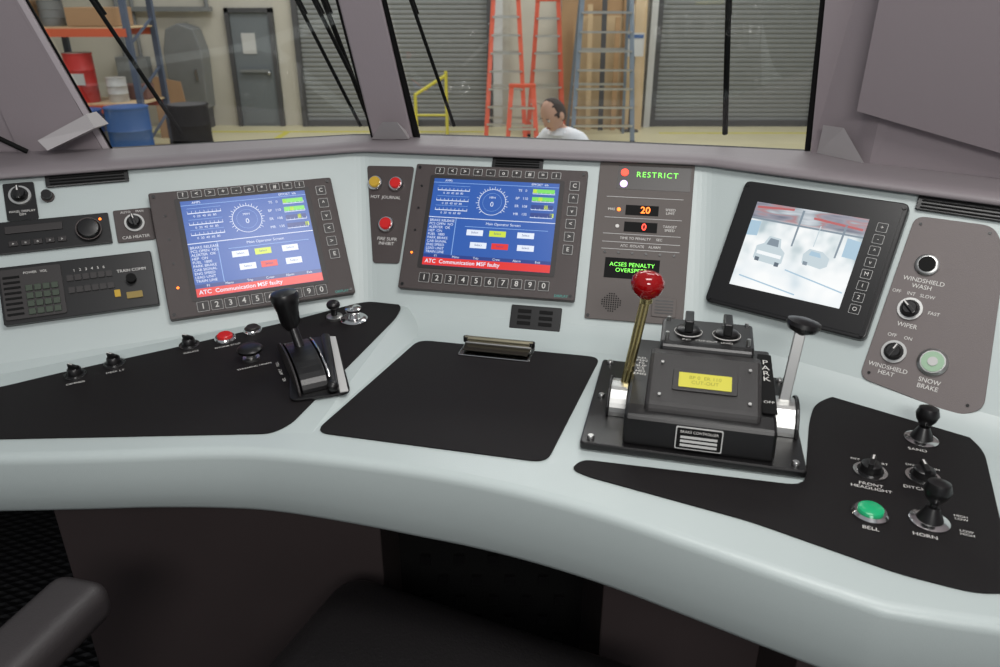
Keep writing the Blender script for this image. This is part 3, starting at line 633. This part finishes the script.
wbox(R,'notice',-4.92,-4.66,15.315,15.33,.35,.72,M_pale); wbox(R,'push_bar',-5.0,-4.45,15.26,15.30,.02,.07,M_gcab); ball(R,'handle',(-4.46,15.28,.0),.04,M_alu); wbox(R,'kick_plate',-5.05,-4.41,15.32,15.33,G+.05,G+.3,M_door)
def stepladder(nm,x,y,h,wb,wt,n,m,sp=.9):
    R=root(nm); zt=G+h
    for s in(-1,1):
        beam(R,'front_rail',(x+s*wb/2,y,G),(x+s*wt/2,y+sp*.45,zt),.075,.035,m); beam(R,'rear_rail',(x+s*wb/2*1.0,y+sp,G),(x+s*wt/2,y+sp*.5,zt),.05,.03,m)
        wbox(R,'foot',x+s*wb/2-.04,x+s*wb/2+.04,y-.05,y+.04,G,G+.05,M_blkm)
    for i in range(1,n):
        t=i/n; w=wb+(wt-wb)*t; wbox(R,'step',x-w/2,x+w/2,y+sp*.45*t-.05,y+sp*.45*t+.05,G+h*t-.015,G+h*t+.015,M_alu)
        if i%2: wbox(R,'rear_brace',x-w/2,x+w/2,y+sp-(sp*.5)*t-.01,y+sp-(sp*.5)*t+.01,G+h*t-.02,G+h*t+.02,M_alu)
    wbox(R,'top_cap',x-wt/2-.04,x+wt/2+.04,y+sp*.40,y+sp*.56,zt-.01,zt+.05,m,.01)
stepladder('step_ladder',.10,13.55,2.32,.70,.42,8,M_or); stepladder('step_ladder',.84,14.05,2.28,.64,.36,8,M_or,.65); stepladder('step_ladder',.37,12.75,.98,.50,.36,3,M_or,.5)
stepladder('platform_ladder',1.78,13.3,3.3,1.05,.72,11,M_blue,1.1)
R=root('plywood_stack')
for i,(x0,x1,z1,m) in enumerate(((1.15,2.35,1.55,M_wood),(1.5,2.55,1.2,M_ply2),(2.3,2.62,1.7,M_wood),(2.5,2.72,2.2,M_ply2))):
    mesh('sheet',[(x0,15.0-.05*i,G),(x1,15.0-.05*i,G),(x1,15.25-.03*i,z1),(x0,15.25-.03*i,z1),(x0,15.03-.05*i,G),(x1,15.03-.05*i,G),(x1,15.28-.03*i,z1),(x0,15.28-.03*i,z1)],[(0,1,2,3),(4,7,6,5),(0,4,5,1),(1,5,6,2),(2,6,7,3),(3,7,4,0)],m,R)
for i in range(5): beam(R,'timber',(1.45+i*.24,14.80,G),(1.4+i*.26,15.02,1.0+.22*(i%3)),.09,.04,(M_wood,M_ply2,M_dk)[i%3])
R=root('notice_board'); wbox(R,'board',2.30,2.62,14.60,14.62,.35,.75,M_pale); tube(R,'stand',(2.46,14.63,G),(2.46,14.63,.70),.02,M_dk); wbox(R,'base',2.30,2.62,14.55,14.72,G,G+.03,M_dk); wbox(R,'header',2.32,2.60,14.595,14.60,.66,.72,M_bb)
R=root('safety_rail')
tube(R,'post',(-.98,14.3,G),(-.98,14.3,.12),.03,M_yl); tube(R,'post',(-1.55,14.3,G),(-1.55,14.3,-.28),.03,M_yl)
tube(R,'rail',(-1.55,14.3,-.29),(-.98,14.3,.05),.03,M_yl); tube(R,'rail',(-1.55,14.3,-.65),(-.98,14.3,-.65),.02,M_yl)
R=root('pallet_rack'); M_rk=mat('rack_upright',(78,88,108),.5)
for x in(-8.0,-6.75,-5.35):
    for y in(11.6,12.5): wbox(R,'upright',x-.04,x+.04,y-.04,y+.04,G,4,M_rk)
    for i in range(6): beam(R,'brace',(x,11.6,G+.3+i*.7),(x,12.5,G+.65+i*.7),.03,.03,M_rk)
M_ro=mat('rack_orange',(196,92,62),.5)
for z in(G+.12,-.14,.92,2.1):
    for y in(11.58,12.52): wbox(R,'beam',-8.0,-5.35,y-.03,y+.03,z-.11,z,M_ro)
    wbox(R,'deck',-8.0,-5.35,11.6,12.5,z,z+.02,M_ply2)
def drumobj(nm,x,y,z,r,h,m,lid=None,par=None):
    if par: R=root('stored_'+nm); R.parent=par; R.matrix_local=Matrix.Translation((x,y,z))
    else: R=root(nm,Matrix.Translation((x,y,z)))
    lathe(R,'shell',[(r*.97,0),(r,.01),(r,h*.32),(r*1.04,h*.34),(r,h*.36),(r,h*.64),(r*1.04,h*.66),(r,h*.68),(r,h*.97),(r*1.03,h*.98),(r*1.03,h),(r*.95,h)],m,seg=28)
    lathe(R,'lid',[(r*.94,h-.02),(r*.94,h+.004),(r*.2,h+.006)],lid or m)
    return R
rk=bpy.data.objects['pallet_rack']; M_dr=mat('drum_red',(184,50,46),.4)
drumobj('steel_drum',-6.28,11.85,-.12,.20,.70,M_dr,M_pale,rk); drumobj('plastic_bucket',-5.80,11.9,-.12,.14,.35,M_pale,None,rk)
drumobj('plastic_bucket',-7.2,11.9,-.12,.16,.4,M_ro,None,rk); drumobj('steel_drum',-6.95,12.15,-.12,.17,.55,M_bb,None,rk); drumobj('plastic_bucket',-6.6,12,.94,.17,.35,M_gcab,None,rk)
wbox(rk,'drum_band',-6.42,-6.14,11.645,11.66,.14,.30,M_pale)
wbox(rk,'stored_carton',-6.25,-5.55,11.7,12.3,.945,1.2,M_card,.01); wbox(rk,'stored_carton',-7.5,-6.85,11.7,12.3,.945,1.3,M_card,.01); wbox(rk,'stored_blanket',-5.95,-5.45,12.1,12.4,-.12,.1,mat('blanket',(120,90,84),.9),.02)
wbox(rk,'stored_crate',-6.6,-6.0,11.65,12.3,G+.14,G+.7,M_gcab,.02)
drumobj('oil_barrel',-5.30,11.0,G,.29,.92,M_bb); drumobj('oil_barrel',-4.72,11.75,G,.29,.86,M_blkm,M_dk); drumobj('oil_barrel',-5.95,10.95,G,.29,.88,M_bb)
R=root('electrical_cabinet')
pp=[(-6.28,-.62),(-5.62,-.62),(-5.58,.4),(-5.68,.80),(-5.95,.90),(-6.2,.80),(-6.3,.4)]
mesh('shell',[(x,14.95,z) for x,z in pp]+[(x,15.38,z) for x,z in pp],[tuple(range(7)),tuple(range(13,6,-1))]+[(i,(i+1)%7,7+(i+1)%7,7+i) for i in range(7)],M_gcab,R,bev=.02)
for x in(-6.2,-5.7): wbox(R,'leg',x-.03,x+.03,15.0,15.35,G,-.6,M_dk)
wbox(R,'door_handle',-5.75,-5.71,14.92,14.96,-.1,.1,M_alu)
R=root('cardboard_sheet'); mesh('sheet',[(-6.15,13.9,G),(-5.55,13.9,G),(-5.75,14.15,-.05),(-6.25,14.15,.05),(-6.15,13.93,G),(-5.55,13.93,G),(-5.75,14.18,-.05),(-6.25,14.18,.05)],[(0,1,2,3),(4,7,6,5),(0,4,5,1),(1,5,6,2),(2,6,7,3),(3,7,4,0)],M_card,R)
R=root('wall_conduit')
for x,z0 in((-5.5,1.1),(-7.2,.2),(-6.9,.2),(2.0,1.9)): tube(R,'pipe',(x,15.33,z0),(x,15.33,4.5),.035,M_gcab)
wbox(R,'junction_box',-7.35,-6.75,15.2,15.4,-.2,.3,M_gcab,.01); wbox(R,'cable_tray',-7.3,-5.4,15.2,15.35,1.1,1.18,M_gcab)
R=root('floor_marking'); wbox(R,'stripe',-8,-.2,14.55,14.68,G,G+.004,M_yl); wbox(R,'stripe',3,9,14.4,14.5,G,G+.004,M_yl); wbox(R,'stripe',-4.1,-3.98,9,14.55,G,G+.004,M_yl)
R=root('wall_column'); wbox(R,'column',2.82,2.94,15.15,15.4,G,5,M_pale)
R=root('wall_column'); wbox(R,'column',-.13,.05,15.25,15.4,G,5,M_pale)

# ------------------------------------------------------------ man
def skinobj(name,verts,edges,rad,m,par,rt=0,sub=2):
    me=bpy.data.meshes.new(name); me.from_pydata(verts,edges,[]); me.materials.append(m)
    o=bpy.data.objects.new(name,me); col_.objects.link(o); o.parent=par
    s=o.modifiers.new('skin','SKIN'); s.use_smooth_shade=True
    for i,r in enumerate(rad):
        sv=me.skin_vertices[0].data[i]; sv.radius=(r if isinstance(r,tuple) else (r,r)); sv.use_root=(i==rt)
    ss=o.modifiers.new('sub','SUBSURF'); ss.levels=sub; ss.render_levels=sub
    return o
def bodymat():
    m=bpy.data.materials.new('man_clothes'); m.use_nodes=True; nt=m.node_tree; p=nt.nodes['Principled BSDF']; p.inputs['Roughness'].default_value=.85
    tc=nt.nodes.new('ShaderNodeTexCoord'); sp=nt.nodes.new('ShaderNodeSeparateXYZ'); nt.links.new(tc.outputs['Object'],sp.inputs[0])
    r=nt.nodes.new('ShaderNodeValToRGB'); r.color_ramp.interpolation='CONSTANT'; e=r.color_ramp.elements
    mp=nt.nodes.new('ShaderNodeMath'); mp.operation='DIVIDE'; mp.inputs[1].default_value=2; nt.links.new(sp.outputs[2],mp.inputs[0]); nt.links.new(mp.outputs[0],r.inputs[0])
    e[0].position=0; e[0].color=col(30,26,24); e[1].position=.05; e[1].color=col(50,54,66)
    x=e.new(.475); x.color=col(240,242,246); x=e.new(.744); x.color=col(214,168,144)
    nt.links.new(r.outputs[0],p.inputs['Base Color']); return m
M_skin=mat('skin',(216,170,146),.6); M_hair=mat('hair_dark',(66,54,48),.8)
man=root('workman',Matrix.Translation((.490,5.5,G))@Matrix.Rotation(math.radians(132),4,'Z')@Matrix.Scale(.99,4))
V=[(0,0,.93),(0,.0,1.06),(0,.03,1.24),(0,.055,1.38),(0,.095,1.465),(0,.135,1.515)]; Rr=[(.155,.115),(.145,.11),(.19,.13),(.16,.11),.060,.054]; E=[(0,1),(1,2),(2,3),(3,4),(4,5)]
for s in(-1,1):
    b=len(V); V+=[(s*.15,.05,1.40),(s*.23,.05,1.335),(s*.255,.06,1.08),(s*.17,.27,1.03)]; Rr+=[.078,.070,.052,.034]; E+=[(3,b),(b,b+1),(b+1,b+2),(b+2,b+3)]
    b=len(V); V+=[(s*.095,0,.84),(s*.11,.02,.48),(s*.11,-.02,.10),(s*.12,.13,.045)]; Rr+=[.092,.062,.045,(.045,.035)]; E+=[(0,b),(b,b+1),(b+1,b+2),(b+2,b+3)]
skinobj('body',V,E,Rr,bodymat(),man)
for s in(-1,1):
    V=[(s*.17,.265,1.03),(s*.165,.31,1.025),(s*.163,.345,1.02)];E=[(0,1),(1,2)];Rr=[(.024,.028),(.020,.036),(.016,.036)]
    for k in range(4):
        b=len(V); off=(k-1.5)*.019; L=(.030,.034,.031,.024)[k]
        V+=[(s*(.163+off*.3),.355,1.02+off),(s*.150,.355+L,1.015+off),(s*.128,.352+L*1.3,1.01+off)]; Rr+=[.0095,.0085,.0075]; E+=[(2,b),(b,b+1),(b+1,b+2)]
    b=len(V); V+=[(s*.148,.32,1.05),(s*.125,.345,1.062)]; Rr+=[.011,.009]; E+=[(1,b),(b,b+1)]
    skinobj('hand',V,E,Rr,M_skin,man,1,1)
H_=root('head'); H_.parent=man; H_.matrix_local=Matrix.Translation((0,.165,1.585))@Matrix.Rotation(math.radians(-32),4,'X')
bm=bmesh.new(); bmesh.ops.create_uvsphere(bm,u_segments=32,v_segments=24,radius=1)
for v in bm.verts:
    x,y,z=v.co; w=1-.28*max(0,-z); yy=y*.098
    if y>0: yy=y*(.092-.012*max(0,z)); 
    if z<-.3 and y<0: yy*=.75
    if y>.5 and z<-.55: yy+=.010
    v.co=Vector((x*.078*w,yy,z*.118))
me=bpy.data.meshes.new('skull'); bm.to_mesh(me); bm.free(); me.materials.append(M_skin)
for p in me.polygons:p.use_smooth=True
o=bpy.data.objects.new('skull',me); col_.objects.link(o); o.parent=H_
lathe(H_,'nose',[(.016,0),(.012,.012),(.006,.024)],M_skin,(0,.083,-.018),12,axis=(0,.9,-.35)); tube(H_,'nose_bridge',(0,.082,.018),(0,.098,-.020),.007,M_skin,.010)
for s in(-1,1):
    ball(H_,'eye',(s*.031,.078,.008),.010,M_wht); ball(H_,'pupil',(s*.031,.086,.006),.0045,M_hair); ball(H_,'brow',(s*.031,.085,.026),.013,M_hair,(1.1,.3,.22)); ball(H_,'ear',(s*.080,-.004,-.005),.030,M_skin,(.35,.7,1))
ball(H_,'mouth',(0,.084,-.055),.022,mat('lips',(176,110,100),.5),(1,.3,.18))
bm=bmesh.new(); bmesh.ops.create_uvsphere(bm,u_segments=40,v_segments=30,radius=1)
dl=[v for v in bm.verts if v.co.z<-.45 or v.co.y>.45 or (v.co.z>.80 and v.co.y>.05) or (v.co.z>.35 and v.co.y>.25) or (v.co.z<-.1 and v.co.y>.05)]
bmesh.ops.delete(bm,geom=dl,context='VERTS')
for v in bm.verts: v.co=Vector((v.co.x*.083,v.co.y*.101,v.co.z*.121))
me=bpy.data.meshes.new('hair'); bm.to_mesh(me); bm.free(); me.materials.append(M_hair)
for p in me.polygons:p.use_smooth=True
o=bpy.data.objects.new('hair',me); col_.objects.link(o); o.parent=H_; sm=o.modifiers.new('s','SOLIDIFY'); sm.thickness=.005
mesh('shirt_collar',[(.066*math.cos(a)*(1.3 if k==0 else 1.0),.098+.062*math.sin(a)*(1.3 if k==0 else 1),1.445+.035*k) for k in(0,1) for a in [i*math.pi/8 for i in range(16)]],[(i,(i+1)%16,16+(i+1)%16,16+i) for i in range(16)],mat('shirt_white',(240,242,246),.85),man,smooth=True)

# ------------------------------------------------------------ lights, world, camera
w=bpy.data.worlds.new('w'); sc.world=w; w.use_nodes=True; bg=w.node_tree.nodes['Background']; bg.inputs[0].default_value=(.90,.94,1,1); bg.inputs[1].default_value=.34
def area(nm,loc,rot,sx,sy,e,c=(1,1,1)):
    l=bpy.data.lights.new(nm,'AREA'); l.shape='RECTANGLE'; l.size=sx; l.size_y=sy; l.energy=e; l.color=c
    o=bpy.data.objects.new(nm,l); col_.objects.link(o); o.location=loc; o.rotation_euler=rot; return o
area('cab_overhead_fill',(.25,.45,2.15),(math.radians(8),0,0),.7,.3,11,(1,.98,.95))  # unseen area light added above the console to light the cab
area('cab_rear_fill',(.1,-1.0,1.95),(math.radians(62),0,0),.7,.3,19,(1,.98,.95))  # frontal fill added behind the camera, brightens apron and pillars
for i,(x,y) in enumerate(((-6,9),(0,8),(6,9),(-3,13),(3,13))): area('workshop_fill',(x,y,4.8),(0,0,0),3,1.2,150,(1,.98,.95))  # unseen overhead area lights added to light the workshop
area('workshop_fill',(1.5,3.6,4.2),(math.radians(15),0,0),2,1,60,(1,.98,.94))  # extra unseen light added to brighten the workman's face
cd=bpy.data.cameras.new('camera'); cd.lens=27; cd.sensor_width=36; cd.clip_start=.02; cd.clip_end=60
cam=bpy.data.objects.new('camera',cd); col_.objects.link(cam); cam.location=(0,0,1.3); cam.rotation_euler=(math.radians(66),0,0); sc.camera=cam
cd.dof.use_dof=True; cd.dof.focus_distance=1.15; cd.dof.aperture_fstop=8
